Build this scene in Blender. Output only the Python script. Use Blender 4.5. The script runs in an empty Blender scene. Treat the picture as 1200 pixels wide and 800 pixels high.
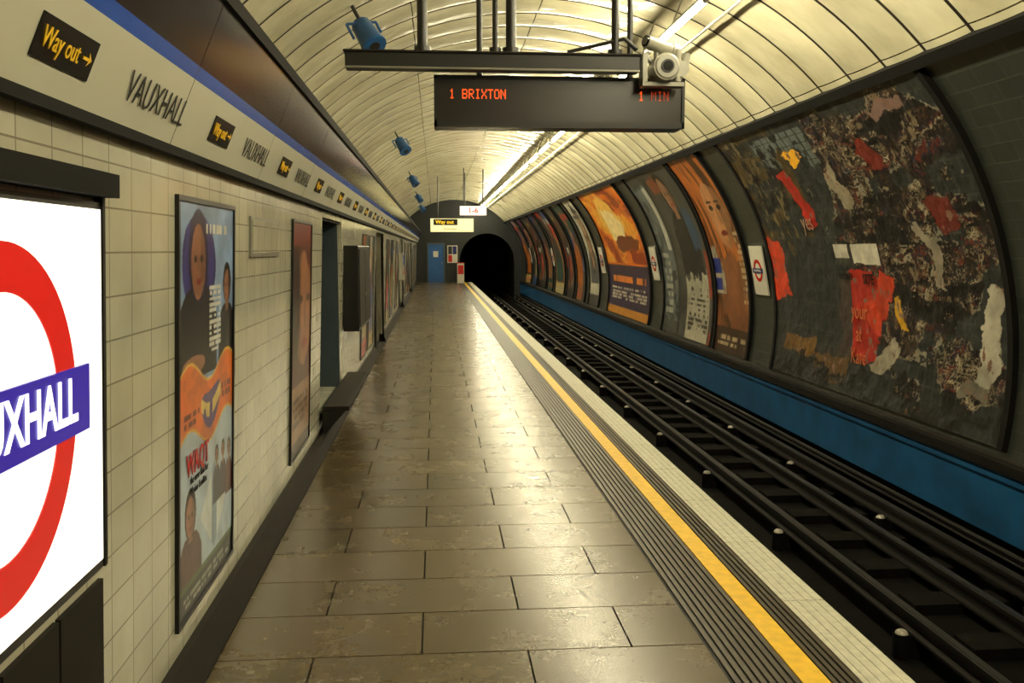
import bpy, math, random
import numpy as np
from mathutils import Matrix, Vector
random.seed(4); rng=np.random.RandomState(7)
sc=bpy.context.scene
sc.view_settings.view_transform='Standard'
H=1.7; YE=48.0; YB=-3.0
CX,CZ,R=1.02,0.74,3.5
def lin(c):
    c=np.asarray(c,dtype=float)/255.0
    return np.where(c<=0.04045,c/12.92,((c+0.055)/1.055)**2.4)
def L4(c): return tuple(float(v) for v in lin(c))+(1.0,)
# ---------------------------------------------------------------- materials
def nmat(name):
    m=bpy.data.materials.new(name); m.use_nodes=True
    nt=m.node_tree; b=nt.nodes['Principled BSDF']; return m,nt,b
def mat(name,c,rough=.5,metal=0,var=.12,scale=6,bump=0,spec=.5,coord='Object'):
    m,nt,b=nmat(name); N=nt.nodes.new; K=nt.links.new
    tc=N('ShaderNodeTexCoord'); nz=N('ShaderNodeTexNoise'); nz.inputs['Scale'].default_value=scale; nz.inputs['Detail'].default_value=6
    K(tc.outputs[coord],nz.inputs['Vector'])
    r=N('ShaderNodeValToRGB'); c0=lin(c)
    r.color_ramp.elements[0].position=.3; r.color_ramp.elements[1].position=.7
    r.color_ramp.elements[0].color=tuple(c0*(1-var))+(1,); r.color_ramp.elements[1].color=tuple(np.minimum(c0*(1+var),1))+(1,)
    K(nz.outputs['Fac'],r.inputs['Fac']); K(r.outputs['Color'],b.inputs['Base Color'])
    b.inputs['Roughness'].default_value=rough; b.inputs['Metallic'].default_value=metal; b.inputs['Specular IOR Level'].default_value=spec
    if bump:
        bp=N('ShaderNodeBump'); bp.inputs['Strength'].default_value=bump; bp.inputs['Distance'].default_value=.01
        K(nz.outputs['Fac'],bp.inputs['Height']); K(bp.outputs['Normal'],b.inputs['Normal'])
    return m
def emat(name,c,s):
    m,nt,b=nmat(name); b.inputs['Base Color'].default_value=L4(c); b.inputs['Emission Color'].default_value=L4(c)
    b.inputs['Emission Strength'].default_value=s; b.inputs['Roughness'].default_value=.3; return m
def tilemat(name,c,grout,w,h,ms=.004,rough=.25,var=.1,axes='yz',offset=0.0,dirt=.25,uv=False,bump=.35):
    m,nt,b=nmat(name); N=nt.nodes.new; K=nt.links.new
    tc=N('ShaderNodeTexCoord'); vec=None
    if uv: vec=tc.outputs['UV']; src=tc.outputs['Object']
    else:
        src=tc.outputs['Object']; sp=N('ShaderNodeSeparateXYZ'); cb=N('ShaderNodeCombineXYZ'); K(src,sp.inputs[0])
        K(sp.outputs['XYZ'.index(axes[0].upper())],cb.inputs[0]); K(sp.outputs['XYZ'.index(axes[1].upper())],cb.inputs[1]); vec=cb.outputs[0]
    br=N('ShaderNodeTexBrick'); br.offset=offset; br.inputs['Scale'].default_value=1; br.inputs['Brick Width'].default_value=w
    br.inputs['Row Height'].default_value=h; br.inputs['Mortar Size'].default_value=ms; br.inputs['Mortar Smooth'].default_value=.2
    c0=lin(c); br.inputs['Color1'].default_value=tuple(c0*(1-var))+(1,); br.inputs['Color2'].default_value=tuple(np.minimum(c0*(1+var),1))+(1,)
    br.inputs['Mortar'].default_value=L4(grout); K(vec,br.inputs['Vector'])
    nz=N('ShaderNodeTexNoise'); nz.inputs['Scale'].default_value=1.6; nz.inputs['Detail'].default_value=8; K(src,nz.inputs['Vector'])
    mr=N('ShaderNodeMapRange'); mr.inputs[1].default_value=.3; mr.inputs[2].default_value=.65; mr.inputs[3].default_value=1-dirt; mr.inputs[4].default_value=1
    K(nz.outputs['Fac'],mr.inputs[0])
    mx=N('ShaderNodeVectorMath'); mx.operation='SCALE'; K(br.outputs['Color'],mx.inputs[0]); K(mr.outputs[0],mx.inputs['Scale'])
    K(mx.outputs[0],b.inputs['Base Color'])
    bp=N('ShaderNodeBump'); bp.invert=True; bp.inputs['Strength'].default_value=bump; bp.inputs['Distance'].default_value=.004
    K(br.outputs['Fac'],bp.inputs['Height']); 
    n2=N('ShaderNodeTexNoise'); n2.inputs['Scale'].default_value=9; K(src,n2.inputs['Vector'])
    b2=N('ShaderNodeBump'); b2.inputs['Strength'].default_value=.2; b2.inputs['Distance'].default_value=.01
    K(n2.outputs['Fac'],b2.inputs['Height']); K(bp.outputs['Normal'],b2.inputs['Normal']); K(b2.outputs['Normal'],b.inputs['Normal'])
    b.inputs['Roughness'].default_value=rough
    return m
def attrmat(name,rough=.4,bump=0):
    m,nt,b=nmat(name); N=nt.nodes.new; K=nt.links.new
    a=N('ShaderNodeAttribute'); a.attribute_name='Col'
    tc=N('ShaderNodeTexCoord'); nz=N('ShaderNodeTexNoise'); nz.inputs['Scale'].default_value=7; nz.inputs['Detail'].default_value=10
    K(tc.outputs['Object'],nz.inputs['Vector'])
    mr=N('ShaderNodeMapRange'); mr.inputs[1].default_value=.3; mr.inputs[2].default_value=.6; mr.inputs[3].default_value=.7; mr.inputs[4].default_value=1.05
    K(nz.outputs['Fac'],mr.inputs[0])
    mx=N('ShaderNodeVectorMath'); mx.operation='SCALE'; K(a.outputs['Color'],mx.inputs[0]); K(mr.outputs[0],mx.inputs['Scale']); K(mx.outputs[0],b.inputs['Base Color'])
    b.inputs['Roughness'].default_value=rough
    if bump:
        bp=N('ShaderNodeBump'); bp.inputs['Strength'].default_value=bump; bp.inputs['Distance'].default_value=.02
        K(nz.outputs['Fac'],bp.inputs['Height']); K(bp.outputs['Normal'],b.inputs['Normal'])
    return m
M_tile=tilemat('cream_wall_tile',(180,177,158),(130,124,108),.2,.13,ms=.003,rough=.15,var=.05,dirt=.3)
M_slate=tilemat('slate_wall_tile',(44,48,44),(64,66,60),.3,.15,ms=.004,rough=.3,var=.14,offset=.5,uv=True)
M_endt=tilemat('end_wall_tile',(26,30,30),(22,24,22),.3,.15,axes='xz',rough=.6)
M_black=mat('black_painted_metal',(18,16,14),.4)
M_matt=mat('matt_black_trim',(14,12,10),.8,spec=.15)
M_black2=mat('black_sign_panel',(14,12,10),.25)
M_dark=mat('dark_skirting',(26,22,17),.65,var=.25,spec=.25)
M_blue=mat('blue_dado_paint',(20,70,112),.4,var=.3,scale=3)
M_blueb=mat('blue_line_stripe',(18,72,168),.25,var=.05)
M_frz=mat('frieze_cream_panel',(186,184,166),.3,var=.04,scale=2)
M_brn=mat('frieze_brown_panel',(40,36,38),.14,var=.2,scale=1.2)
M_white=mat('white_nosing',(176,173,156),.5,var=.15,scale=25,bump=.1)
M_yel=mat('yellow_line_paint',(214,170,14),.45,var=.15,scale=20)
M_rib=mat('dark_ribbed_paving',(58,50,35),.4,var=.2,scale=15)
M_base=mat('dark_concrete',(18,15,11),.7,var=.3,scale=4)
M_bed=mat('trackbed_grime',(8,7,5),.95,var=.5,scale=5,bump=.5,spec=.1)
M_slp=mat('sleeper_grime',(12,10,7),.9,var=.6,scale=9,bump=.4,spec=.1)
M_rail=mat('rusty_rail_steel',(20,16,13),.55,.2,var=.3)
M_railtop=mat('polished_rail_head',(100,92,80),.28,1,var=.1)
M_pot=mat('ceramic_insulator',(150,144,130),.3)
M_grey=mat('grey_metal',(130,128,118),.35,.3)
M_lgrey=mat('white_camera_housing',(150,148,136),.3)
M_lens=mat('camera_lens_glass',(10,12,16),.08)
M_spk=mat('blue_speaker_paint',(28,74,124),.35)
M_door=mat('blue_door_paint',(24,80,140),.4)
M_yt=emat('yellow_lettering',(226,178,36),.1)
M_kt=mat('black_lettering',(12,12,12),.4,var=.02)
M_wt=emat('white_lettering',(255,255,255),1.0)
M_pt=mat('white_print',(190,186,170),.4,var=.02)
M_redt=mat('red_lettering',(170,30,25),.4,var=.05)
M_led=emat('orange_led',(255,84,18),1.6)
M_led2=emat('dim_orange_led',(220,60,12),.25)
M_lit=emat('lightbox_white',(255,253,240),1.15)
M_litr=emat('lightbox_red',(190,20,14),.55)
M_litb=emat('lightbox_blue',(44,28,150),.55)
M_tube=emat('fluorescent_tube',(255,243,202),190)
M_post=attrmat('printed_poster_paper',.3)
M_torn=attrmat('torn_poster_paper',.45,.5)
M_pass=tilemat('passage_tile',(120,124,116),(70,70,64),.23,.155)
M_grb=mat('blue_grey_panel',(58,70,78),.3)
def slabmat():
    m,nt,b=nmat('platform_slab'); N=nt.nodes.new; K=nt.links.new
    a=N('ShaderNodeAttribute'); a.attribute_name='Col'
    tc=N('ShaderNodeTexCoord'); nz=N('ShaderNodeTexNoise'); nz.inputs['Scale'].default_value=3; nz.inputs['Detail'].default_value=9; nz.inputs['Roughness'].default_value=.7
    K(tc.outputs['Object'],nz.inputs['Vector'])
    mr=N('ShaderNodeMapRange'); mr.inputs[1].default_value=.3; mr.inputs[2].default_value=.7; mr.inputs[3].default_value=.65; mr.inputs[4].default_value=1.25
    K(nz.outputs['Fac'],mr.inputs[0])
    mx=N('ShaderNodeVectorMath'); mx.operation='SCALE'; K(a.outputs['Color'],mx.inputs[0]); K(mr.outputs[0],mx.inputs['Scale']); K(mx.outputs[0],b.inputs['Base Color'])
    r2=N('ShaderNodeMapRange'); r2.inputs[1].default_value=.3; r2.inputs[2].default_value=.7; r2.inputs[3].default_value=.22; r2.inputs[4].default_value=.30; K(nz.outputs['Fac'],r2.inputs[0]); K(r2.outputs[0],b.inputs['Roughness'])
    b.inputs['Specular IOR Level'].default_value=.6
    n2=N('ShaderNodeTexNoise'); n2.inputs['Scale'].default_value=45; n2.inputs['Detail'].default_value=3; K(tc.outputs['Object'],n2.inputs['Vector'])
    bp=N('ShaderNodeBump'); bp.inputs['Strength'].default_value=.12; bp.inputs['Distance'].default_value=.003; K(n2.outputs['Fac'],bp.inputs['Height']); K(bp.outputs['Normal'],b.inputs['Normal'])
    return m
M_slab=slabmat()
def vaultmat():
    m,nt,b=nmat('vault_cream_panel'); N=nt.nodes.new; K=nt.links.new
    tc=N('ShaderNodeTexCoord'); sp=N('ShaderNodeSeparateXYZ'); K(tc.outputs['UV'],sp.inputs[0])
    def seam(out,per,wid,off=0):
        ad=N('ShaderNodeMath'); ad.operation='ADD'; ad.inputs[1].default_value=100*per+off; K(out,ad.inputs[0])
        md=N('ShaderNodeMath'); md.operation='MODULO'; md.inputs[1].default_value=per; K(ad.outputs[0],md.inputs[0])
        lt=N('ShaderNodeMath'); lt.operation='LESS_THAN'; lt.inputs[1].default_value=wid; K(md.outputs[0],lt.inputs[0]); return lt
    s2=seam(sp.outputs[1],1.35,.012)
    nz=N('ShaderNodeTexNoise'); nz.inputs['Scale'].default_value=1.5; nz.inputs['Detail'].default_value=7; K(tc.outputs['Object'],nz.inputs['Vector'])
    r=N('ShaderNodeValToRGB'); r.color_ramp.elements[0].position=.3; r.color_ramp.elements[1].position=.65
    r.color_ramp.elements[0].color=L4((176,170,142)); r.color_ramp.elements[1].color=L4((204,199,172)); K(nz.outputs['Fac'],r.inputs['Fac'])
    mx=N('ShaderNodeMix'); mx.data_type='RGBA'; K(s2.outputs[0],mx.inputs[0]); K(r.outputs['Color'],mx.inputs[6]); mx.inputs[7].default_value=L4((70,62,46))
    K(mx.outputs[2],b.inputs['Base Color']); b.inputs['Roughness'].default_value=.17; b.inputs['Specular IOR Level'].default_value=.8
    n2=N('ShaderNodeTexNoise'); n2.inputs['Scale'].default_value=3.5; n2.inputs['Detail'].default_value=2; K(tc.outputs['Object'],n2.inputs['Vector'])
    bp=N('ShaderNodeBump'); bp.inputs['Strength'].default_value=.6; bp.inputs['Distance'].default_value=.035; K(n2.outputs['Fac'],bp.inputs['Height']); K(bp.outputs['Normal'],b.inputs['Normal'])
    return m
M_vault=vaultmat()
M_ribd=mat('vault_joint_strip',(44,38,27),.5)
# ---------------------------------------------------------------- mesh builder
def link(o,parent=None):
    sc.collection.objects.link(o)
    if parent: o.parent=parent
    return o
def empty(name):
    e=bpy.data.objects.new(name,None); e.empty_display_size=.2; return link(e)
class MB:
    def __init__(s): s.v=[];s.f=[];s.m=[];s.mats=[]
    def mi(s,m):
        if m not in s.mats: s.mats.append(m)
        return s.mats.index(m)
    def quad(s,a,b,c,d,m):
        n=len(s.v); s.v+=[a,b,c,d]; s.f.append((n,n+1,n+2,n+3)); s.m.append(s.mi(m))
    def hexa(s,p,m,T=None):
        n=len(s.v)
        s.v+=[tuple(T@Vector(q)) for q in p] if T else list(p)
        for f in ((0,3,2,1),(4,5,6,7),(0,1,5,4),(1,2,6,5),(2,3,7,6),(3,0,4,7)):
            s.f.append(tuple(n+i for i in f)); s.m.append(s.mi(m))
    def box(s,x0,x1,y0,y1,z0,z1,m,T=None):
        s.hexa([(x0,y0,z0),(x1,y0,z0),(x1,y1,z0),(x0,y1,z0),(x0,y0,z1),(x1,y0,z1),(x1,y1,z1),(x0,y1,z1)],m,T)
    def cyl(s,p0,p1,r,m,n=16,r2=None,cap=True):
        p0=Vector(p0);p1=Vector(p1);d=(p1-p0).normalized(); r2=r if r2 is None else r2
        u=d.orthogonal().normalized(); w=d.cross(u); b=len(s.v)
        for i in range(n):
            a=2*math.pi*i/n; q=u*math.cos(a)+w*math.sin(a); s.v.append(tuple(p0+q*r)); s.v.append(tuple(p1+q*r2))
        for i in range(n):
            j=(i+1)%n; s.f.append((b+2*i,b+2*j,b+2*j+1,b+2*i+1)); s.m.append(s.mi(m))
        if cap:
            s.f.append(tuple(b+2*i for i in range(n))[::-1]); s.m.append(s.mi(m))
            s.f.append(tuple(b+2*i+1 for i in range(n))); s.m.append(s.mi(m))
    def dome(s,c,r,m,n=12,k=4,sz=1):
        b=len(s.v)
        for j in range(k):
            a=j/k*math.pi/2
            for i in range(n):
                t=2*math.pi*i/n; s.v.append((c[0]+r*math.cos(a)*math.cos(t),c[1]+r*math.cos(a)*math.sin(t),c[2]+r*sz*math.sin(a)))
        s.v.append((c[0],c[1],c[2]+r*sz)); top=len(s.v)-1
        for j in range(k-1):
            for i in range(n):
                i2=(i+1)%n; s.f.append((b+j*n+i,b+j*n+i2,b+(j+1)*n+i2,b+(j+1)*n+i)); s.m.append(s.mi(m))
        for i in range(n): s.f.append((b+(k-1)*n+i,b+(k-1)*n+(i+1)%n,top)); s.m.append(s.mi(m))
    def build(s,name,parent=None,smooth=False,bevel=0,cols=None):
        me=bpy.data.meshes.new(name); me.from_pydata(s.v,[],s.f)
        for m in s.mats: me.materials.append(m)
        me.polygons.foreach_set('material_index',s.m)
        if smooth: me.shade_smooth(); me.set_sharp_from_angle(angle=math.radians(35))
        me.update(); o=bpy.data.objects.new(name,me); link(o,parent)
        if bevel:
            b=o.modifiers.new('bevel','BEVEL'); b.width=bevel; b.segments=2; b.limit_method='ANGLE'
        return o
def text(body,size,T,m,name,parent,sx=1,extrude=.001,align='CENTER',bold=0,space=1):
    cu=bpy.data.curves.new(name,'FONT'); cu.body=body; cu.size=size; cu.extrude=extrude; cu.align_x=align; cu.align_y='CENTER'; cu.offset=bold; cu.space_character=space
    cu.resolution_u=3
    cu.materials.append(m); o=bpy.data.objects.new(name,cu); link(o,parent)
    o.matrix_world=T@Matrix.Diagonal((sx,1,1,1)); return o
def frame(o,x,y):
    x=Vector(x).normalized(); y=Vector(y).normalized(); z=x.cross(y)
    return Matrix(((x.x,y.x,z.x,o[0]),(x.y,y.y,z.y,o[1]),(x.z,y.z,z.z,o[2]),(0,0,0,1)))
# ---------------------------------------------------------------- noise
_R={}
def vnoise(x,y,seed):
    if seed not in _R: _R[seed]=np.random.RandomState(seed).rand(256,256)
    r=_R[seed]
    xi=np.floor(x).astype(int); yi=np.floor(y).astype(int); fx=x-xi; fy=y-yi
    fx=fx*fx*(3-2*fx); fy=fy*fy*(3-2*fy); a=r[xi%256,yi%256]; b=r[(xi+1)%256,yi%256]; c=r[xi%256,(yi+1)%256]; d=r[(xi+1)%256,(yi+1)%256]
    return (a*(1-fx)+b*fx)*(1-fy)+(c*(1-fx)+d*fx)*fy
def fbm(x,y,seed,o=5):
    t=0;a=.5;n=0
    for i in range(o): t=t+a*vnoise(x*2**i+17*i,y*2**i+5*i,seed+i); n+=a; a*=.55
    return t/n
# ---------------------------------------------------------------- floor
GX0=-.92
b=MB(); cols=[]
row=0; y=3.76-.45*16
while y<YE:
    off=-.52 if row%2==1 else -.07
    xs=[GX0]+[off+.9*k for k in range(-1,3) if GX0+.05<off+.9*k<1.1]+[1.15]
    for i in range(len(xs)-1):
        g=.0042
        b.box(xs[i]+g,xs[i+1]-g,y+g,min(y+.45,YE)-g,-.03,0,M_slab)
        c=lin((76,64,43))*rng.uniform(.72,1.22)*np.array([1,rng.uniform(.97,1.02),rng.uniform(.9,1.05)]); cols+=[tuple(c)+(1,)]*8
    y+=.45; row+=1
floor=b.build('floor')
a=floor.data.color_attributes.new('Col','FLOAT_COLOR','POINT'); a.data.foreach_set('color',np.array(cols,dtype=np.float32).ravel())
b=MB(); b.box(-1.0,1.80,YB,YE,-.95,-.012,M_base); b.box(-3.2,-1.0,YB,YE,-.3,-.002,M_base)
b.build('floor_substructure')
b=MB()
b.box(1.15,1.66,YB,YE,-.03,-.008,M_base)
x=1.165
while x<1.415:
    b.box(x,x+.022,YB,YE,-.01,.002,M_rib); x+=.034
x=1.55
while x<1.65:
    b.box(x,x+.018,YB,YE,-.01,.002,M_rib); x+=.03
b.build('trim_ribbed_paving')
b=MB(); b.box(1.43,1.54,YB,YE,-.02,.003,M_yel); b.build('yellow_safety_line')
b=MB()
yy=YB
while yy<YE:
    e=min(yy+.9,YE)-.006; b.box(1.665,1.87,yy,e,-.07,.004,M_white); 
    for k in range(4): b.box(1.69+k*.045,1.705+k*.045,yy,e,.003,.007,M_white)
    yy+=.9
b.build('platform_edge_nosing')
# ---------------------------------------------------------------- left wall
def wx(z): return -1.01+.035*z
b=MB()
def wseg(y0,y1,z0,z1,m=M_tile): 
    b.hexa([(-1.3,y0,z0),(wx(z0),y0,z0),(wx(z0),y1,z0),(-1.3,y1,z0),(-1.3,y0,z1),(wx(z1),y0,z1),(wx(z1),y1,z1),(-1.3,y1,z1)],m)
WT=2.12
opens=[(7.9,9.5,.30,1.97,'r'),(15.0,17.2,0,1.98,'p'),(25,27.5,0,1.98,'p'),(35,37.5,0,1.98,'p')]
yp=YB
for (a0,a1,z0,z1,k) in opens:
    wseg(yp,a0,0,WT); 
    if z0>0: wseg(a0,a1,0,z0)
    wseg(a0,a1,z1,WT); yp=a1
wseg(yp,YE,0,WT)
b.build('wall_left')
b=MB()
b.box(-1.32,-1.30,7.8,9.6,.2,2.05,M_grb); b.box(-1.3,-.985,9.47,9.5,.30,1.97,M_grb); b.box(-1.3,-.96,7.9,9.5,1.95,1.97,M_matt); b.build('wall_left_recess_back')
b=MB()
for (a0,a1,z0,z1,k) in opens:
    if k=='p':
        b.box(-3.1,-1.3,a0-.1,a0,0,z1,M_pass); b.box(-3.1,-1.3,a1,a1+.1,0,z1,M_pass); b.box(-3.2,-3.1,a0-.1,a1+.1,0,z1,M_pass); b.box(-3.2,-1.3,a0-.1,a1+.1,z1,z1+.1,M_pass)
        b.box(wx(1)-.02,wx(1)+.02,a0-.05,a0,0,z1,M_black); b.box(wx(1)-.02,wx(1)+.02,a1,a1+.05,0,z1,M_black)
b.build('wall_passage')
b=MB(); yp=YB
for (a0,a1,z0,z1,k) in opens+[(YE,YE,0,0,'p')]:
    if k=='p': b.hexa([(-1.05,yp,0),(GX0,yp,0),(GX0,a0,0),(-1.05,a0,0),(-1.05,yp,.14),(-.975,yp,.13),(-.975,a0,.13),(-1.05,a0,.14)],M_dark); yp=a1
b.build('baseboard_left')
# frieze
b=MB()
prof=[(-1.02,2.045),(-.90,2.052),(-.807,2.274),(-.789,2.316),(-.70,2.531)]
ms=[M_matt,M_frz,M_blueb,M_brn]
yy=YB
while yy<YE:
    e=min(yy+1.57,YE)
    for i in range(4):
        p,q=prof[i],prof[i+1]; b.quad((p[0],yy,p[1]),(q[0],yy,q[1]),(q[0],e-.006,q[1]),(p[0],e-.006,p[1]),ms[i])
    yy=e
b.quad((-.915,YB,2.05),(-.712,YB,2.53),(-.712,YE,2.53),(-.915,YE,2.05),M_matt)
b.box(-.925,-.895,YB,YE,2.025,2.056,M_matt)
b.box(-.74,-.685,YB,YE,2.525,2.58,M_matt)
b.box(-2.1,-.74,YB,YE,2.54,2.57,M_matt)
b.build('trim_frieze')
fr=empty('platform_name_frieze_lettering')
ty=(.42,0,1); 
def fpt(k): return (-.90+.093*k, 2.052+.222*k)
k=-2
while 3.0+1.57*k<YE-1:
    X,Z=fpt(.47); T=frame((X+.004,3.01+1.57*k,Z-.002),(0,1,0),ty)
    text('VAUXHALL',.13,T,M_kt,'station_name',fr,sx=.90,bold=-.0015)
    T2=frame((X+.002,2.28+1.57*k,Z+.01),(0,1,0),ty)
    bb=MB(); bb.box(-.165,.165,-.05,.05,0,.006,M_black2,T2)
    A=T2@Matrix.Translation((.115,0,.008))
    bb.box(-.025,.01,-.004,.004,0,.002,M_yt,A)
    n=len(bb.v); bb.v+=[tuple(A@Vector(q)) for q in ((.0,-.018,.002),(.026,0,.002),(.0,.018,.002),(.01,0,.002))]; bb.f.append((n,n+1,n+2,n+3)); bb.m.append(bb.mi(M_yt))
    bb.build('way_out_plate',fr)
    text('Way out',.070,T2@Matrix.Translation((-.035,0,.008)),M_yt,'way_out_text',fr,sx=.84,bold=0)
    k+=1
# ---------------------------------------------------------------- lit roundel
rd=empty('illuminated_station_roundel_sign')
yc,zc=2.05,H-.39
def ML(y,z,off=.0): return frame((wx(z)+off,y,z),(0,1,0),(.035,0,1))
T=ML(yc,zc,.0)
bb=MB()
bb.box(-.62,.62,-.52,.52,-.02,.02,M_black,T); bb.build('sign_case',rd)
bb=MB(); bb.box(-.585,.605,-.49,.50,.0,.026,M_lit,T); bb.build('sign_face',rd)
bb=MB(); n=72
for i in range(n):
    a0=2*math.pi*i/n;a1=2*math.pi*(i+1)/n
    P=[(.30*math.cos(a0),.30*math.sin(a0)),(.410*math.cos(a0),.410*math.sin(a0)),(.410*math.cos(a1),.410*math.sin(a1)),(.30*math.cos(a1),.30*math.sin(a1))]
    bb.hexa([(p[0],p[1],.027) for p in P]+[(p[0],p[1],.030) for p in P],M_litr,T)
bb.build('red_ring',rd)
bb=MB(); bb.box(-.50,.49,-.088,.088,.027,.034,M_litb,T); bb.build('blue_bar',rd)
text('VAUXHALL',.162,T@Matrix.Translation((.065,0,.036)),M_wt,'bar_text',rd,sx=.82,bold=.003)
bb=MB(); bb.box(-.66,.66,.535,.60,-.02,.06,M_matt,T); bb.box(.625,.645,-.52,.54,-.02,.025,M_dark,T); bb.box(-.645,-.625,-.52,.54,-.02,.025,M_dark,T)  # top bar is the header recess shadow as a dark strip; sides are frame
for i in range(4): bb.box(-.63+i*.32,-.325+i*.32,-1.28,-.56,-.02,.015,M_dark,T)
bb.build('sign_surround',rd)
# ---------------------------------------------------------------- posters
def ell(s,t,cs,ct,rs,rt,rough=0,seed=1,f=6):
    d=((s-cs)/rs)**2+((t-ct)/rt)**2
    if rough: d=d+rough*(fbm(s*f+seed,t*f+seed*2,seed,5)-.5)*5
    return d<1
def setc(C,m,c): C[m]=lin(c)
def sheet(s,t,cs,ct,rs,rt,ang=0,w=.05,seed=1,f=10):
    a=s-cs+w*(fbm(s*f+seed,t*f,seed,6)-.5)*2; b_=(t-ct)+w*1.4*(fbm(s*f,t*f+seed,seed+9,6)-.5)*2
    ca,sa=math.cos(ang),math.sin(ang); u=a*ca+b_*sa; v=-a*sa+b_*ca
    return (np.abs(u)<rs)&(np.abs(v)<rt)
def lines(s,t,s0,s1,t0,t1,nrow,dens=40,seed=3):
    u=(t-t0)/(t1-t0)*nrow
    return (s>s0)&(s<s1)&(t>t0)&(t<t1)&((u%1)<.62)&(vnoise(s*dens,np.floor(u)*7.3,seed)>.35)
def grid_obj(name,PT,fn,ns,nt,m,parent=None,disp=None):
    s,t=np.meshgrid(np.linspace(0,1,ns),np.linspace(0,1,nt)); s=s.ravel();t=t.ravel()
    C=fn(s,t); C=np.clip(C,0,1); d=disp(s,t) if disp else np.zeros_like(s)
    V=PT(s,t,d)
    idx=np.arange(ns*nt).reshape(nt,ns)
    F=np.stack([idx[:-1,:-1],idx[:-1,1:],idx[1:,1:],idx[1:,:-1]],-1).reshape(-1,4)
    me=bpy.data.meshes.new(name); me.from_pydata(V.tolist(),[],F.tolist()); me.materials.append(m)
    a=me.color_attributes.new('Col','FLOAT_COLOR','POINT'); a.data.foreach_set('color',np.c_[C,np.ones(len(C))].astype(np.float32).ravel())
    me.shade_smooth(); o=bpy.data.objects.new(name,me); return link(o,parent)
def left_poster(name,y0,y1,z0,z1,fn,ns=90,nt=150,frame_m=M_black):
    e=empty(name)
    bb=MB(); f=.02
    for (a0,a1,c0,c1) in ((y0-f,y0,z0-f,z1+f),(y1,y1+f,z0-f,z1+f),(y0,y1,z0-f,z0),(y0,y1,z1,z1+f)):
        bb.hexa([(wx(c0),a0,c0),(wx(c0)+.016,a0,c0),(wx(c0)+.016,a1,c0),(wx(c0),a1,c0),(wx(c1),a0,c1),(wx(c1)+.016,a0,c1),(wx(c1)+.016,a1,c1),(wx(c1),a1,c1)],frame_m)
    bb.build('frame',e)
    def PT(s,t,d):
        z=z0+(z1-z0)*t; return np.c_[wx(z)+.008+d, y0+(y1-y0)*s, z]
    grid_obj('poster_print',PT,fn,ns,nt,M_post,e); return e
def person(C,s,t,cs,ct,w,h,cloth,skin,hair,seed=1,asp=1.8):
    body=(np.abs(s-cs)<w*(.35+.65*np.clip((ct+h*.62-t)/(h*.22),0,1)**.5))&(t<ct+h*.62)&(t>ct)
    setc(C,body,cloth); m=body&(fbm(s*20,t*20,seed)>.56); C[m]*=.6
    hr=w*.42
    setc(C,(np.abs(s-cs)<hr*.4)&(t>ct+h*.55)&(t<ct+h*.7),skin)
    setc(C,ell(s,t,cs,ct+h*.84,hr*1.18,hr/asp*1.45),hair)
    fc=ell(s,t,cs,ct+h*.80,hr*.85,hr/asp*1.18)
    setc(C,fc,skin); m=(s>cs+hr*.25)&fc; C[m]*=.65
    for q in(-.35,.35): setc(C,ell(s,t,cs+q*hr,ct+h*.82,hr*.18,hr/asp*.13),(30,20,18))
    m=(np.abs(s-cs)<hr*.09)&(np.abs(t-ct-h*.80)<hr/asp*.25); C[m]*=.7
    setc(C,ell(s,t,cs,ct+h*.80-hr/asp*.6,hr*.3,hr/asp*.12),(120,40,36))
def p_waqt(s,t):
    C=np.tile(lin((166,182,196)),(len(s),1))*(0.75+.5*fbm(s*3,t*5,3)[:,None])
    m=t>.56; C[m]=(lin((118,142,176))*(0.5+1.0*fbm(s*4,t*6,9)[:,None]))[m]
    setc(C,ell(s,t,.34,.85,.30,.125,.1,3),(50,48,112)); m=ell(s,t,.34,.85,.30,.125,.1,3)&(fbm(s*14,t*5,8)>.53); C[m]*=.55
    person(C,s,t,.32,.57,.34,.36,(14,12,16),(134,88,66),(34,30,62),3)
    person(C,s,t,.87,.57,.17,.27,(16,14,20),(128,88,68),(14,12,12),4)
    setc(C,ell(s,t,.25,.605,.2,.022,.15,4),(134,90,68))
    setc(C,lines(s,t,.45,.92,.93,.97,1,30,3),(196,190,176))
    setc(C,lines(s,t,.52,.74,.62,.80,12,24,5),(196,194,186))
    w=.5+.03*np.sin(s*9)
    m=np.abs(t-w)<.085; setc(C,m,(210,104,34)); setc(C,m&(np.abs(t-w)>.077),(214,170,60)); C[m&(fbm(s*6,t*16,8)>.56)]*=.8
    setc(C,ell(s,t,.56,w,.19,.05),(70,48,104)); setc(C,ell(s,t,.56,w,.19,.05)&(np.abs(t-w)<.018)&(vnoise(s*26,t*3,5)>.35),(204,180,96))
    setc(C,lines(s,t,.06,.34,.46,.5,2,40,6),(96,24,30)); setc(C,lines(s,t,.76,.95,.48,.53,2,40,7),(96,24,30))
    q=(np.abs(s-.62)+np.abs(t-.2)*2.2)<.26; setc(C,q,(196,202,202)); setc(C,q&(np.abs(s-.62)<.05),(120,140,160))
    for (a,bq,c) in ((.80,.20,(50,40,52)),(.93,.19,(86,40,44)),(.67,.20,(40,44,60))): person(C,s,t,a,bq,.075,.16,c,(148,104,80),(20,16,16),int(a*60))
    person(C,s,t,.19,.04,.19,.24,(84,46,40),(152,104,78),(30,18,16),21)
    setc(C,t<.075,(62,92,44)); setc(C,t<.06,(14,16,18)); setc(C,lines(s,t,.08,.92,.015,.05,2,40,9),(150,150,140))
    return C
e=left_poster('advertising_poster',3.50,4.42,.26,1.88,p_waqt,170,290)
text('WAQT',.125,ML(3.78,.85,.012),M_redt,'headline',e,sx=.9,bold=.003)
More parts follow.
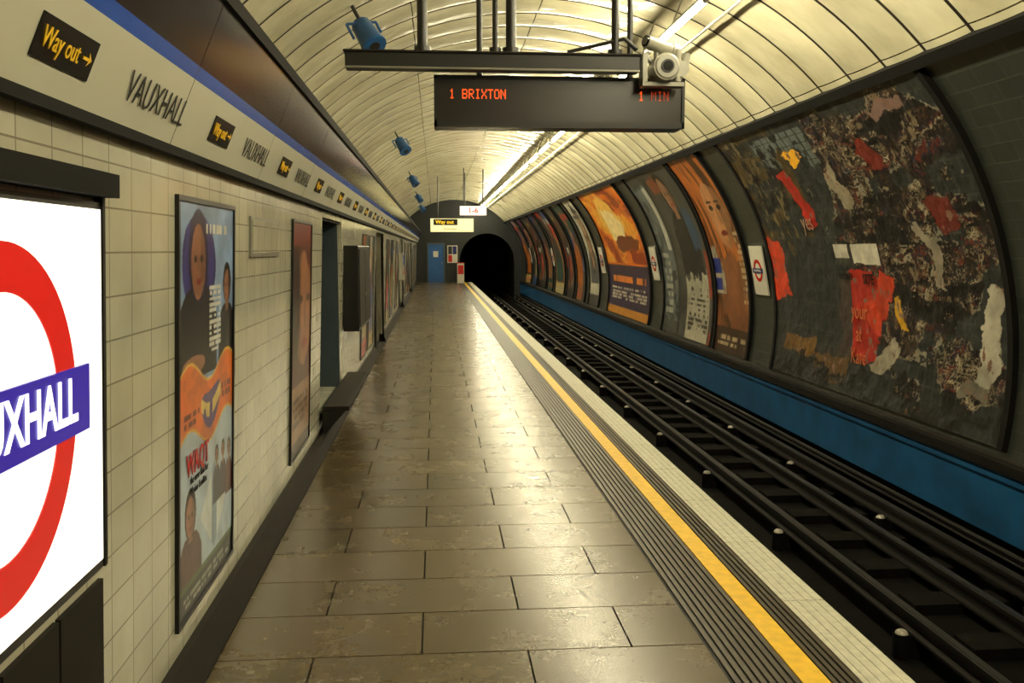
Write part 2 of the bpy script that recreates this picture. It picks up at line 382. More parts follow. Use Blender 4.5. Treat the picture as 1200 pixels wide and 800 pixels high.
text('the new film for\nAsian families',.045,ML(3.80,.765,.012),M_kt,'strapline',e,sx=1)
def p_face(s,t):
    C=np.tile(lin((80,34,24)),(len(s),1))*(0.6+.8*fbm(s*4,t*6,13)[:,None])
    setc(C,ell(s,t,.6,.62,.5,.25,.1,4),(150,100,70)); m=ell(s,t,.6,.62,.5,.25,.1,4)&(s<.45); C[m]*=.6
    setc(C,ell(s,t,.45,.67,.12,.018),(36,20,16)); setc(C,ell(s,t,.85,.67,.12,.018),(36,20,16)); setc(C,(np.abs(s-.66)<.05)&(t>.54)&(t<.66),(120,76,52)); setc(C,ell(s,t,.65,.47,.16,.022),(130,36,32))
    setc(C,ell(s,t,.1,.7,.28,.3,.3,5),(34,14,12)); m=t<.3; C[m]=(lin((150,116,88))*(.7+.5*fbm(s*3,t*7,6)[:,None]))[m]; setc(C,lines(s,t,.1,.9,.12,.26,4,20,4),(60,40,30)); setc(C,t>.9,(100,30,24)); setc(C,t<.06,(50,34,26)); return C
left_poster('advertising_poster',6.25,7.15,.26,1.88,p_face)
def p_rand(seed):
    def fn(s,t):
        r=np.random.RandomState(seed); pal=[(180,54,32),(50,76,136),(176,156,100),(30,30,34),(140,98,62),(80,46,76),(190,184,166),(36,76,68),(180,100,36)]
        r.shuffle(pal)
        C=np.tile(lin(pal[0]),(len(s),1))*(0.4+1.1*fbm(s*3,t*4,seed)[:,None])
        th=.3+.4*r.rand(); m=t<th+.1*(fbm(s*4,t*4,seed+3)-.5)*3; C[m]=(lin(pal[1])*(.6+.7*fbm(s*6,t*6,seed+1)[:,None]))[m]
        for i in range(2,5): setc(C,sheet(s,t,r.rand(),r.rand(),.1+.2*r.rand(),.08+.15*r.rand(),r.rand()-.5,.04,seed+i,5),pal[i])
        if r.rand()<.7: person(C,s,t,.3+.4*r.rand(),.15,.35,.7,pal[3],(160,112,84),(30,22,18),seed,.75)
        setc(C,t<.12,pal[5]); setc(C,lines(s,t,.1,.9,.03,.1,2,30,seed),pal[6])
        setc(C,lines(s,t,.1,.9,.82,.92,1,9,seed),pal[6])
        if r.rand()<.5:
            m=ell(s,t,r.rand(),r.rand(),.4,.25,.9,seed+9,5); C[m]=(lin((60,58,52))*(.5+fbm(s*12,t*12,seed)[:,None]))[m]
        return C*.9
    return fn
for i,(a0,a1) in enumerate([(12.2,13.1),(13.5,14.4),(18.2,19.2),(20,21),(22.5,23.5),(28.6,29.6),(31,32),(33,34),(39,40),(41.5,42.5),(44,45)]):
    left_poster('advertising_poster',a0,a1,.26,1.88,p_rand(40+i),50,70)
bb=MB(); T=ML(5.25,1.76)
bb.box(-.42,.42,-.1,.11,0,.012,M_grey,T); bb.box(-.39,.39,-.08,.09,.008,.016,M_tile,T); bb.build('wall_vent_panel')
# bench
be=empty('platform_bench')
bb=MB(); bb.box(-.965,-.74,7.85,10.1,.33,.37,M_dark); bb.build('seat',be,bevel=.006)
bb=MB()
for yb in (7.87,8.95,10.05):
    bb.hexa([(-.965,yb-.02,.14),(-.94,yb-.02,.14),(-.94,yb+.02,.14),(-.965,yb+.02,.14),(-.965,yb-.02,.33),(-.77,yb-.02,.33),(-.77,yb+.02,.33),(-.965,yb+.02,.33)],M_black)
bb.hexa([(-.975,7.9,.145),(-.965,7.9,.145),(-.965,10.05,.145),(-.975,10.05,.145),(-.975,7.9,.33),(-.78,7.9,.33),(-.78,10.05,.33),(-.975,10.05,.33)],M_dark)
bb.build('bench_brackets',be)
# wall cabinet
wc=empty('wall_equipment_cabinet')
bb=MB(); bb.box(-.966,-.80,9.75,11.4,.84,1.74,M_black); bb.build('cabinet_body',wc,bevel=.01)
bb=MB(); bb.box(-.802,-.792,9.8,10.55,.88,1.70,M_dark); bb.box(-.802,-.792,10.6,11.35,.88,1.70,M_dark); bb.cyl((-.792,10.5,1.2),(-.775,10.5,1.2),.02,M_grey); bb.build('cabinet_doors',wc)
hp=empty('passenger_help_point')
bb=MB(); bb.box(-.95,-.82,23.9,24.5,.9,1.6,M_lgrey); bb.build('case',hp,bevel=.02)
bb=MB(); bb.box(-.822,-.81,23.95,24.45,1.3,1.55,M_blueb); bb.cyl((-.82,24.2,1.1),(-.80,24.2,1.1),.05,M_redt); bb.build('controls',hp)
# ---------------------------------------------------------------- right wall arc + vault
def arc(name,y0,y1,t0,t1,m,n=48,rad=R,ny=1,parent=None):
    V=[];F=[];UV=[]
    for j in range(ny+1):
        for i in range(n+1):
            th=math.radians(t0+(t1-t0)*i/n); yq=y0+(y1-y0)*j/ny
            V.append((CX+rad*math.cos(th),yq,CZ+rad*math.sin(th))); UV.append((yq,th*rad))
    for j in range(ny):
        for i in range(n):
            a=j*(n+1)+i; F.append((a,a+n+1,a+n+2,a+1))
    me=bpy.data.meshes.new(name); me.from_pydata(V,[],F); me.materials.append(m); me.shade_smooth()
    uv=me.uv_layers.new(name='UVMap')
    for l in me.loops: uv.data[l.index].uv=UV[l.vertex_index]
    o=bpy.data.objects.new(name,me); return link(o,parent)
TB,TT=-10.9,42.4
arc('wall_right',YB,YE,TB-1,TT+.5,M_slate,40)
V=[];F=[];UV=[];MI=[]
n=64;t0,t1=TT,152; ring=.6
prof=[(0,.045),(.026,.045),(.032,.018),(.08,.010),(.17,.003),(.311,0),(.45,.003),(.542,.010),(.594,.018),(.6,.045)]
nr=int((YE-YB)/ring)
rows=[]
for k in range(nr):
    for (dy,dr) in prof[:-1]: rows.append((YB+k*ring+dy,dr))
rows.append((YE,.03)); pr=len(prof)-1
for (yq,dr) in rows:
    for i in range(n+1):
        th=math.radians(t0+(t1-t0)*i/n); rr=R-.02+dr
        V.append((CX+rr*math.cos(th),yq,CZ+rr*math.sin(th))); UV.append((yq,th*R))
for j in range(len(rows)-1):
    for i in range(n):
        a=j*(n+1)+i; F.append((a,a+n+1,a+n+2,a+1)); MI.append(1 if j%pr in (0,1,8) else 0)
me=bpy.data.meshes.new('ceiling'); me.from_pydata(V,[],F); me.materials.append(M_vault); me.materials.append(M_ribd); me.polygons.foreach_set('material_index',MI)
me.shade_smooth(); me.set_sharp_from_angle(angle=math.radians(30)); uv=me.uv_layers.new(name='UVMap')
ua=np.array(UV,dtype=np.float32); li=np.zeros(len(me.loops),dtype=np.int32); me.loops.foreach_get('vertex_index',li); uv.data.foreach_set('uv',ua[li].ravel())
link(bpy.data.objects.new('ceiling',me))
def arcstrip(bb,y0,y1,t0,t1,r0,r1,m,n=1):
    for i in range(n):
        a=math.radians(t0+(t1-t0)*i/n); c=math.radians(t0+(t1-t0)*(i+1)/n)
        p=lambda r,t,y:(CX+r*math.cos(t),y,CZ+r*math.sin(t))
        bb.hexa([p(r0,a,y0),p(r1,a,y0),p(r1,a,y1),p(r0,a,y1),p(r0,c,y0),p(r1,c,y0),p(r1,c,y1),p(r0,c,y1)],m)
bb=MB(); arcstrip(bb,YB,YE,TT-.6,TT+.9,R-.07,R,M_matt); bb.build('trim_right_upper')
bb=MB(); bb.box(4.36,4.5,YB,YE,-.03,.05,M_black); bb.box(4.37,4.52,YB,YE,.05,.075,M_dark); bb.build('trim_right_ledge')
bb=MB(); bb.box(4.40,4.55,YB,YE,-.56,-.03,M_blue); bb.box(4.38,4.55,YB,YE,-.10,-.06,M_blue); bb.box(4.46,4.6,YB,YE,-.96,-.56,M_bed); bb.build('wall_right_dado')
# ---------------------------------------------------------------- right posters
def right_poster(name,yn,yf,fn,ns=90,nt=110,m=M_post,disp=None,ta=TB+.8,tb=TT-.8,fr=True):
    e=empty(name)
    def PT(s,t,d):
        th=np.radians(ta+(tb-ta)*t); r=R-.02-d
        return np.c_[CX+r*np.cos(th), yf+(yn-yf)*s, CZ+r*np.sin(th)]
    grid_obj('poster_print',PT,fn,ns,nt,m,e,disp)
    if fr:
        bb=MB()
        arcstrip(bb,yn-.07,yn,ta-.3,tb+.3,R-.05,R,M_matt,24); arcstrip(bb,yf,yf+.07,ta-.3,tb+.3,R-.05,R,M_matt,24)
        bb.build('frame',e,smooth=True)
    return e
def p_torn(s,t):
    n1=fbm(s*12,t*8,11,6); n2=fbm(s*34,t*22,21,5); n3=fbm(s*6,t*22,31,6); n4=fbm(s*60,t*30,71,4)
    C=np.tile(lin((34,37,36)),(len(s),1))*(0.6+.8*n1[:,None])
    g=((s*16)%1<.05)|((t*20)%1<.08); C[g]=lin((50,52,48))
    setc(C,(s<.34)&(t>.6+1.2*(n1-.5))&(n3>.44),(70,56,28)); setc(C,(s<.30)&(t>.66)&(n2>.53),(22,19,15)); setc(C,(s<.22)&(t>.55)&(n4>.66),(104,92,62))
    m=(s>.2)&(s<.5)&(t>.83+.4*(n1-.5))&(t<.96); C[m]=lin((90,98,96)); setc(C,m&(((s*26)%1<.14)|((t*30)%1<.16)),(34,38,38)); setc(C,m&(n2>.57),(26,26,24))
    E=((s-.74)/.28)**2+((t-.58)/.50)**2+4.2*(fbm(s*9+5,t*7+10,5,6)-.5)
    mass=E<1
    # layered torn paper : quantised noise levels, each with its own paper colour
    q1=fbm(s*9+2*n1,t*5,81,6); lv=np.floor(q1*34).astype(int); q2=fbm(s*5,t*9+1.5*n1,91,6); lv2=np.floor(q2*26).astype(int)
    pal=np.array([lin(c) for c in [(12,10,10),(40,26,18),(16,12,12),(34,20,28),(10,9,9),(72,50,28),(20,16,15),(110,96,74),(12,10,12),(52,36,26),(88,30,22),(18,14,16),(140,130,110),(28,22,22),(14,12,11),(30,34,46),(64,46,34)]])
    idx=(lv*7+lv2*5)%len(pal)
    C[mass]=(pal[idx]*(.6+.8*n2[:,None]))[mass]
    fr_=(q1*34)%1; setc(C,mass&(fr_<.16)&(n2>.54),(130,120,98)); setc(C,mass&(n4>.70),(100,86,66)); setc(C,mass&(n3>.60),(10,8,8))
    e1=np.abs(E-1)<.06; setc(C,e1&(n2>.54),(120,114,98))
    def red(cs,ct,rs,rt,a,sd,c,w=.05):
        m=sheet(s,t,cs,ct,rs,rt,a,w,sd); C[m]=(lin(c)*(.5+1.0*n1[:,None]))[m]; setc(C,m&(n4>.69),(120,90,76)); return m
    red(.30,.69,.028,.10,.25,8,(160,32,20)); red(.04,.42,.05,.12,.1,9,(190,58,30))
    m=red(.49,.27,.09,.16,-.12,10,(156,30,18)); red(.57,.33,.035,.10,-.5,11,(182,56,28)); m2=m&(s<.45); C[m2]=(lin((60,48,44))*(.6+.8*n2[:,None]))[m2]
    red(.70,.80,.03,.05,.4,31,(110,34,24)); red(.86,.60,.02,.06,.2,33,(96,32,24))
    red(.37,.86,.04,.03,.5,12,(212,156,30),.04); red(.66,.30,.014,.045,.1,13,(200,152,28),.03); red(.15,.13,.1,.04,0,14,(100,70,26)); red(.34,.08,.09,.04,.1,15,(84,60,28))
    red(.945,.26,.028,.16,-.25,16,(160,154,138),.04); red(.60,.17,.022,.06,-.7,18,(146,138,120),.04); red(.80,.50,.016,.10,.3,19,(140,130,112),.05); red(.84,.93,.06,.025,.2,24,(124,98,90)); red(.90,.10,.05,.025,.1,23,(110,104,90))
    red(.53,.72,.02,.07,.4,41,(128,118,98),.05)
    setc(C,(t<.08+.3*(n1-.5))&(n2>.47),(18,16,13))
    m=(s>.40)&(s<.60)&(t>.455+.03*(n1-.5))&(t<.525); setc(C,m,(184,178,162)); setc(C,m&(s>.47)&(s<.485),(50,46,42)); setc(C,m&(s<.47)&(t<.475),(60,58,50))
    return C
def d_torn(s,t):
    return .004+.035*np.maximum(fbm(s*12,t*8,11,6)-.5,0)+.012*fbm(s*34,t*22,21,5)
tp=right_poster('torn_billboard_poster',6.84,11.8,p_torn,520,330,M_torn,d_torn)
def MR(y,z,off=.04):
    sn=(z-CZ)/R; th=math.asin(sn); r=R-off
    return frame((CX+r*math.cos(th),y,CZ+r*math.sin(th)),(0,-1,0),(-math.sin(th),0,math.cos(th)))
text('SITE',.15,MR(9.10,1.40,.05),M_kt,'torn_text_site',tp,sx=.9,bold=.003)
text('VACANT',.10,MR(9.62,1.42,.05),M_kt,'torn_text_vacant',tp,sx=.8,bold=.002)
text('yes',.30,MR(10.3,2.02,.05),mat('faded_print',(150,120,100),.5),'torn_text_word',tp,sx=.8)
text('your\nat\nKate',.24,MR(9.4,.80,.05),mat('red_print',(186,100,60),.4),'torn_text_lines',tp,sx=.8)
def p_brown(s,t):
    n=fbm(s*4,t*6,5)[:,None]; C=np.tile(lin((118,70,38)),(len(s),1))*(.35+1.2*n)
    hz=fbm(s*14+t*4,t*3,55,5)
    m=(t>.45)&(hz>.5); C[m]=lin((176,98,40)); m=(hz<.44); C[m]*=.3
    fc=ell(s,t,.60,.68,.27,.17,.08,6); C[fc]=(lin((176,122,80))*(.8+.4*n))[fc]; m=fc&(s>.68); C[m]*=.55
    for q in(.48,.72): setc(C,ell(s,t,q,.715,.065,.013),(26,16,12)); setc(C,ell(s,t,q,.745,.08,.007),(50,28,18))
    m=(np.abs(s-.61-.1*(.7-t))<.025)&(t>.63)&(t<.71); C[m]*=.6
    setc(C,ell(s,t,.60,.585,.10,.014),(120,34,26))
    m=ell(s,t,.5,.3,.42,.17,.3,16); C[m]=(lin((132,80,48))*(.4+1.1*n))[m]
    setc(C,(s<.3)&(t<.52)&(t>.28)&(fbm(s*8,t*8,4)>.42),(158,150,132)); setc(C,(s<.22)&(t<.46)&(t>.38),(26,44,120)); setc(C,(s<.2)&(t<.36)&(t>.3),(26,44,120))
    setc(C,(s>.82)&lines(s,t,.82,.96,.25,.6,12,30,4),(180,160,120)); setc(C,t<.12,(56,38,28)); setc(C,lines(s,t,.1,.9,.03,.09,2,20,4),(150,130,100)); return C
right_poster('advertising_poster',12.85,14.4,p_brown,120,180)
def p_grey(s,t):
    n=fbm(s*4,t*6,15)[:,None]; n2=fbm(s*18,t*14,18); C=np.tile(lin((64,66,64)),(len(s),1))*(.3+1.2*n)
    person(C,s,t,.68,.36,.2,.58,(24,28,34),(140,102,76),(22,18,16),7,.9); setc(C,sheet(s,t,.84,.62,.07,.12,.1,.03,9),(40,66,94)); setc(C,sheet(s,t,.52,.9,.09,.05,.1,.03,19),(120,64,40))
    m=(s>.5)&(s<.92)&(t<.34+.2*(n2-.5)); C[m]=(lin((164,160,142))*(.6+.7*n))[m]; setc(C,lines(s,t,.53,.9,.05,.3,9,34,8)&(n2<.55),(50,48,44))
    m=(s<.32)&(t>.08)&(t<.92); C[m]=(lin((96,104,104))*(.6+.7*n))[m]; setc(C,m&(n2>.56),(44,50,54)); setc(C,(s<.30)&(s>.22)&(t>.5)&(t<.9),(170,168,156)); setc(C,lines(s,t,.04,.2,.12,.5,8,30,4),(150,150,140)); setc(C,(s>.32)&(s<.36),(20,20,18))
    setc(C,(s>.92)&(t<.5)&(n2>.45),(140,54,28)); return C
right_poster('advertising_poster',14.6,17.8,p_grey,170,150)
def p_orange(s,t):
    n=fbm(s*3,t*5,25)[:,None]; C=np.tile(lin((214,108,24)),(len(s),1))*(.5+1.0*n)
    hz=fbm(s*5+t*3,t*7,65,5); setc(C,(t>.4)&(hz>.55),(230,158,50)); setc(C,(t>.4)&(hz<.4),(140,48,18))
    setc(C,ell(s,t,.45,.75,.26,.17,.5,5),(236,184,80)); m=ell(s,t,.48,.68,.2,.14,.5,6); setc(C,m,(240,214,150)); setc(C,ell(s,t,.6,.55,.25,.06,.5,9),(110,50,30))
    m=t<.38; C[m]=(lin((46,34,62))*(.6+.8*n))[m]; setc(C,lines(s,t,.12,.9,.25,.33,1,14,4),(210,120,46)); setc(C,lines(s,t,.08,.92,.12,.22,4,40,4),(180,170,156)); setc(C,t<.06,(180,120,40)); return C
right_poster('advertising_poster',19.0,23.6,p_orange,130,130)
def p_pale(s,t):
    n=fbm(s*3,t*5,35)[:,None]; C=np.tile(lin((184,180,162)),(len(s),1))*(.75+.4*n)
    person(C,s,t,.5,.2,.4,.5,(90,94,96),(170,130,100),(40,30,26),6,.7); setc(C,lines(s,t,.1,.9,.8,.92,2,12,4),(50,50,60)); setc(C,t<.1,(60,60,60)); return C
right_poster('advertising_poster',25.0,26.6,p_pale,70,90)
for i,(a0,a1) in enumerate([(27.4,29.0),(29.6,31.2),(31.8,34.2),(35,36.6),(37.2,40),(40.6,42.2),(43,45.5),(-2,4.6)]):
    right_poster('advertising_poster',a0,a1,p_rand(70+i) if i not in(1,4) else p_torn,60,80)
M_rw=mat('roundel_white_enamel',(196,192,178),.25,var=.03); M_rr=mat('roundel_red_enamel',(170,30,22),.25,var=.03); M_rb=mat('roundel_blue_enamel',(26,34,104),.25,var=.03)
for yq in (12.33,18.4,24.3,34.6,42.6):
    e=empty('wall_roundel_sign'); T=MR(yq,1.42,.03)
    bb=MB(); bb.box(-.25,.25,-.34,.34,0,.02,M_rw,T); bb.box(-.19,.19,-.032,.032,.024,.03,M_rb,T)
    for i in range(32):
        a0=2*math.pi*i/32;a1=2*math.pi*(i+1)/32
        P=[(r*math.cos(a),r*math.sin(a)) for r,a in ((.105,a0),(.155,a0),(.155,a1),(.105,a1))]
        bb.hexa([(p[0],p[1],.02) for p in P]+[(p[0],p[1],.025) for p in P],M_rr,T)
    bb.build('enamel_plate',e); text('VAUXHALL',.05,T@Matrix.Translation((0,0,.032)),M_pt,'plate_text',e,sx=1)
# ---------------------------------------------------------------- track
bb=MB(); bb.box(1.8,4.6,YB,YE+22,-1.15,-.95,M_bed); bb.build('floor_trackbed')
bb=MB(); yy=YB+.2
while yy<YE-.5: 
    bb.box(1.98,2.85,yy,yy+.25,-.95,-.87,M_slp); bb.box(3.45,4.4,yy,yy+.25,-.95,-.87,M_slp); yy+=.75
bb.build('track_sleepers')
def rail(x,zt,name,h=.14,top=M_railtop):
    bb=MB(); y0,y1=YB,YE+15
    bb.box(x-.035,x+.035,y0,y1,zt-.035,zt-.004,M_rail); bb.box(x-.018,x+.02,y0,y1,zt-.005,zt,top); bb.box(x-.009,x+.009,y0,y1,zt-h+.015,zt-.03,M_rail); bb.box(x-.065,x+.065,y0,y1,zt-h,zt-h+.018,M_rail); bb.build(name)
rail(2.42,-.73,'running_rail'); rail(3.86,-.73,'running_rail'); rail(3.14,-.69,'conductor_rail',.12,M_rail); rail(4.20,-.66,'conductor_rail',.12,M_rail)
for (x,zt,ys,nm) in ((3.14,-.81,5.5-2.15*3,'rail_insulators'),(4.20,-.78,8.1-2.2*4,'rail_insulators')):
    bb=MB(); yy=ys
    while yy<YE:
        bb.cyl((x,yy,-.95),(x,yy,zt),.085,M_bed,12,.07)
        bb.cyl((x-.13,yy,-.95),(x-.13,yy,zt+.02),.055,M_slp,10); bb.dome((x-.13,yy,zt+.02),.042,M_pot,10,3,.7); yy+=2.17
    bb.build(nm,smooth=True)
bb=MB()
for (x,z,r) in ((4.40,-.64,.02),(4.41,-.70,.016)): bb.cyl((x,YB,z),(x,YE-.1,z),r,M_black,8)
bb.build('trackside_cables',smooth=True)
# ---------------------------------------------------------------- end wall and running tunnel
bb=MB(); hx,hz,hr=2.68,1.1,1.42
def col(x0,x1,z0,z1,z2): bb.hexa([(x0,YE,z0),(x1,YE,z1),(x1,YE+.3,z1),(x0,YE+.3,z0),(x0,YE,z2),(x1,YE,z2),(x1,YE+.3,z2),(x0,YE+.3,z2)],M_endt)
col(-3,hx-hr,-1,-1,4.5); col(hx+hr,5,-1,-1,4.5)
for i in range(32):
    a0=math.pi*(1-i/32);a1=math.pi*(1-(i+1)/32); col(hx+hr*math.cos(a0),hx+hr*math.cos(a1),hz+hr*math.sin(a0),hz+hr*math.sin(a1),4.5)
bb.build('wall_end')
bb=MB(); bb.box(-3,5,YB-.2,YB,-1.1,4.5,M_endt); bb.build('wall_back_bounce')  # unseen wall behind the camera, added to close the tunnel and bounce light
bb=MB(); n=40
pts=[(hx-hr,-1.0)]+[(hx+hr*math.cos(math.pi*(1-i/n)),hz+hr*math.sin(math.pi*(1-i/n))) for i in range(n+1)]+[(hx+hr,-1.0)]
for p,q in zip(pts[:-1],pts[1:]): bb.quad((p[0],YE+.02,p[1]),(q[0],YE+.02,q[1]),(q[0],YE+22,q[1]),(p[0],YE+22,p[1]),M_bed)
bb.box(hx-2,hx+2,YE+22,YE+22.2,-1,3,M_bed); bb.build('wall_running_tunnel')
de=empty('door_1'); bb=MB(); bb.box(-.35,.42,YE-.04,YE,0,1.95,M_door); bb.build('door_leaf',de)
bb=MB(); bb.box(-.43,-.35,YE-.07,YE,0,2.03,M_grb); bb.box(.42,.5,YE-.07,YE,0,2.03,M_grb); bb.box(-.35,.42,YE-.07,YE,1.95,2.03,M_grb); bb.cyl((.34,YE-.1,1),(.34,YE-.04,1),.03,M_grey); bb.box(-.1,.15,YE-.045,YE-.04,1.3,1.6,M_rw); bb.build('door_frame',de)
e=empty('wall_notice_board'); bb=MB(); bb.box(.62,1.15,YE-.05,YE,1.0,1.9,M_rw); bb.box(.67,.87,YE-.06,YE-.05,1.05,1.4,M_rr); bb.box(.9,1.1,YE-.06,YE-.05,1.45,1.85,M_rb); bb.box(.67,.87,YE-.06,YE-.05,1.45,1.85,M_kt); bb.build('board',e)
e=empty('fire_equipment_cabinet'); bb=MB(); bb.box(1.1,1.45,YE-1.3,YE-1.0,0,1.0,M_rw); bb.box(1.13,1.42,YE-1.31,YE-1.3,.45,.9,M_rr); bb.box(1.08,1.47,YE-1.32,YE-.98,1.0,1.04,M_rr); bb.build('cabinet',e)
# ---------------------------------------------------------------- lights (suspended ~0.45 m below the vault)
lp=empty('fluorescent_light_row'); lx,lz=2.08,H+1.90
nv=Vector((lx-CX,0,lz-CZ)).normalized()
dist=R-.03-math.hypot(lx-CX,lz-CZ)
bb=MB(); bt=MB(); yy=YB+.4
while yy<YE-1.6:
    o=Vector((lx,0,lz))+nv*.045
    T=frame((o.x,yy,o.z),(0,1,0),tuple(Vector((nv.z,0,-nv.x))))
    bb.box(-.03,1.43,-.02,.02,-.018,.018,M_lgrey,T)
    bt.cyl((lx,yy,lz),(lx,yy+1.4,lz),.024,M_tube,8)
    bb.cyl((lx,yy-.02,lz),(lx,yy,lz),.026,M_lgrey,8); bb.cyl((lx,yy+1.4,lz),(lx,yy+1.42,lz),.026,M_lgrey,8)
    for dd in (.3,1.1): bb.cyl((o.x,yy+dd,o.z),(lx+nv.x*dist,yy+dd,lz+nv.z*dist),.008,M_grey,6)
    yy+=1.95
bb.build('light_fittings',lp); bt.build('light_tubes',lp)
bb=MB(); bb.cyl((2.5,YB,H+2.02),(2.5,YE,H+2.02),.015,M_grey,8)
bb.build('ceiling_conduit',smooth=True)
# ---------------------------------------------------------------- next train display + gantry
def vz(x,rr=R-.01): return CZ+math.sqrt(rr*rr-(x-CX)**2)
nd=empty('next_train_indicator')
bb=MB(); X0,X1,Z0,Z1=0.0,1.645,H+.79,H+1.115
bb.box(X0,X1,6.1,6.3,Z0,Z1,M_black2); bb.build('display_housing',nd,bevel=.012)
bb=MB(); f=.018
bb.box(X0,X1,6.075,6.1,Z0,Z0+f*2.2,M_black);bb.box(X0,X1,6.075,6.1,Z1-f,Z1,M_black);bb.box(X0,X0+f,6.075,6.1,Z0,Z1,M_black);bb.box(X1-f,X1,6.075,6.1,Z0,Z1,M_black); bb.build('display_bezel',nd)
M_win=mat('display_window',(26,15,10),.3,var=.05); bb=MB(); bb.box(X0+f,X1-f,6.092,6.098,Z0+.04,Z1-f,M_win); bb.build('display_window',nd)
FT={'1':['00100','01100','00100','00100','00100','00100','01110'],'B':['11110','10001','10001','11110','10001','10001','11110'],'R':['11110','10001','10001','11110','10100','10010','10001'],
'I':['01110','00100','00100','00100','00100','00100','01110'],'X':['10001','10001','01010','00100','01010','10001','10001'],'T':['11111','00100','00100','00100','00100','00100','00100'],
'O':['01110','10001','10001','10001','10001','10001','01110'],'N':['10001','11001','10101','10101','10011','10001','10001'],'M':['10001','11011','10101','10101','10001','10001','10001'],' ':['00000']*7}
bb=MB(); px,pz=.0069,.0088
def led(s,x,z,M):
    for i,ch in enumerate(s):
        for r_,rw in enumerate(FT[ch]):
            for c_,v in enumerate(rw):
                if v=='1':
                    xx=x+(i*6+c_)*px; zz=z-r_*pz; bb.box(xx,xx+px*.8,6.088,6.092,zz-pz*.8,zz,M)
led('1 BRIXTON',.1,Z1-.085,M_led); led('1',1.34,Z1-.085,M_led); led('MIN',1.34+12*px,Z1-.085,M_led2); bb.build('led_characters',nd)
bb=MB()
for x in (.3,1.3): bb.cyl((x,6.2,Z1-.01),(x,6.2,vz(x)),.02,M_black,10)
bb.build('display_hangers',nd,smooth=True)
ga=empty('hanging_support_beam')
bb=MB(); zb=H+1.18; bb.box(-.55,1.31,5.93,6.05,zb-.055,zb+.05,M_black); bb.box(-.56,1.32,5.915,6.06,zb+.04,zb+.055,M_dark); bb.box(-.55,1.31,5.92,5.93,zb-.06,zb-.045,M_grey)
bb.build('beam',ga,bevel=.006)
bb=MB()
for x,r in ((-.07,.033),(.49,.033),(.39,.018),(1.16,.026)):
    bb.cyl((x,5.99,zb+.05),(x,5.99,vz(x)),r,M_black,14); bb.cyl((x,5.99,zb+.05),(x,5.99,zb+.09),r+.02,M_black,14)
bb.build('posts',ga,smooth=True)
# cctv
cc=empty('security_camera')
bb=MB(); x,z=1.47,H+1.15
bb.cyl((x,5.86,z),(x,6.05,z),.085,M_lgrey,24); bb.cyl((x,5.85,z),(x,5.86,z),.07,M_lgrey,24,.08); bb.build('camera_drum',cc,smooth=True)
bb=MB(); bb.cyl((x,5.84,z),(x,5.855,z),.042,M_black,20); bb.cyl((x,5.835,z),(x,5.845,z),.032,M_lens,20); bb.build('camera_lens',cc,smooth=True)
bb=MB(); bb.cyl((1.34,5.9,z+.16),(1.52,5.98,z+.12),.042,M_lgrey,18); bb.cyl((1.33,5.895,z+.162),(1.345,5.9,z+.159),.036,M_lens,18); bb.cyl((1.52,5.98,z+.12),(1.56,5.99,z+.11),.05,M_lgrey,18); bb.build('camera_body',cc,smooth=True)
bb=MB(); bb.cyl((1.35,5.99,z+.1),(1.42,5.99,z+.02),.018,M_grey,10); bb.cyl((1.42,5.95,z+.05),(1.42,5.95,z+.14),.02,M_grey,10); bb.cyl((1.56,5.95,z-.08),(1.56,5.95,z+.12),.022,M_lgrey,12)
bb.box(1.33,1.60,5.93,6.02,z-.11,z-.085,M_grey); bb.cyl((1.58,5.93,z),(1.58,6.0,z),.05,M_lgrey,16); bb.box(1.33,1.36,5.93,6.05,z-.09,z+.1,M_grey)
bb.cyl((1.6,5.97,z-.02),(1.62,5.97,z+.1),.03,M_lgrey,12); bb.build('camera_bracket',cc,smooth=True)
bb=MB(); bb.cyl((.85,5.98,zb+.07),(1.22,5.98,zb+.16),.012,M_black,8); bb.cyl((1.22,5.98,zb+.16),(1.30,5.98,z+.12),.014,M_black,8)
bb.build('cable_arm',ga,smooth=True)
# ---------------------------------------------------------------- speakers
for yq in (8.2,16.7,25.2,33.7,42):
    e=empty('loudspeaker'); x0,z0=-.56,H+1.82
    bb=MB(); d=Vector((.45,-.45,-.75)).normalized(); c=Vector((x0,yq,z0))
    bb.cyl(c-d*.14,c+d*.10,.085,M_spk,20,.105); bb.cyl(c+d*.10,c+d*.13,.112,M_spk,20); bb.cyl(c-d*.17,c-d*.14,.06,M_spk,20)
    bb.build('speaker_body',e,smooth=True)
    bb=MB(); bb.cyl(c+d*.125,c+d*.133,.095,M_spk,20); bb.cyl(c+d*.13,c+d*.136,.05,M_black,16); bb.build('speaker_grille',e)
    bb=MB(); n_=Vector((-.47,0,.88)); side=Vector((.88,.3,.3)).normalized()*.125
    bb.cyl(c-side,c-side+n_*.14,.012,M_spk,8); bb.cyl(c+side,c+side+n_*.10,.012,M_spk,8); bb.cyl(c-side+n_*.14,c+side+n_*.10,.012,M_spk,8)
    bb.cyl(c+n_*.12,c+n_*.28,.016,M_black,8); bb.build('speaker_bracket',e,smooth=True)
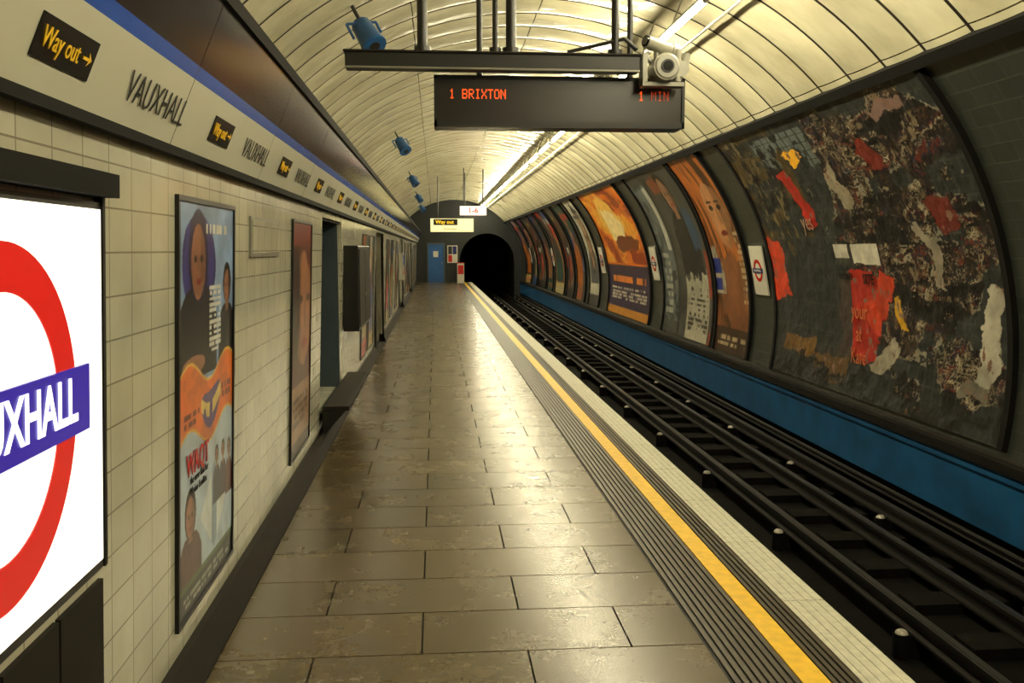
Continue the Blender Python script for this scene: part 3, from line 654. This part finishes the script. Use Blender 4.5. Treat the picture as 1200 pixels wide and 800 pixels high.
# ---------------------------------------------------------------- hanging signs
ws=empty('hanging_way_out_sign'); yq=31.0
M_ws=emat('way_out_sign_lit',(250,240,180),.75); M_wk=emat('way_out_black',(20,18,10),.1)
bb=MB(); bb.box(-.15,1.28,yq,yq+.18,H+.58,H+1.02,M_ws); bb.box(-.17,1.30,yq+.02,yq+.2,H+.56,H+.58,M_black); bb.box(-.17,1.30,yq+.02,yq+.2,H+1.02,H+1.04,M_black); bb.build('sign_box',ws)
bb=MB(); bb.box(-.05,.75,yq-.01,yq,H+.80,H+1.0,M_wk); bb.build('sign_black_panel',ws)
text('Way out',.17,frame((.32,yq-.015,H+.90),(1,0,0),(0,0,1)),emat('sign_yellow',(250,200,40),1),'sign_text',ws,bold=.002)
text('Street level',.1,frame((.5,yq-.012,H+.68),(1,0,0),(0,0,1)),M_kt,'sign_subtext',ws)
bb=MB()
for x in (.1,1.0): bb.cyl((x,yq+.1,H+1.03),(x,yq+.1,vz(x)),.02,M_black,8)
bb.build('sign_hangers',ws)
pc=empty('hanging_platform_sign'); yq=29.0
M_pr=emat('platform_sign_lit',(255,236,220),.9)
bb=MB(); bb.box(.78,1.6,yq,yq+.12,H+1.06,H+1.34,M_pr); bb.build('sign_box',pc)
text('1-6',.24,frame((1.19,yq-.01,H+1.20),(1,0,0),(0,0,1)),emat('sign_red',(220,30,20),1),'sign_text',pc,bold=.005)
bb=MB()
for x in (.9,1.5): bb.cyl((x,yq+.06,H+1.34),(x,yq+.06,vz(x)),.018,M_black,8)
bb.build('sign_hangers',pc)
# ---------------------------------------------------------------- world + camera
w=bpy.data.worlds.new('World'); sc.world=w; w.use_nodes=True
w.node_tree.nodes['Background'].inputs[0].default_value=(.9,.8,.6,1); w.node_tree.nodes['Background'].inputs[1].default_value=.02
cd=bpy.data.cameras.new('camera'); cam=bpy.data.objects.new('camera',cd); link(cam)
cd.sensor_width=36; cd.lens=32.4; cd.clip_end=200; cd.clip_start=.02
cam.location=(0,0,H); cam.rotation_euler=(math.radians(90-5.71),0,math.radians(-4.74))
sc.camera=cam
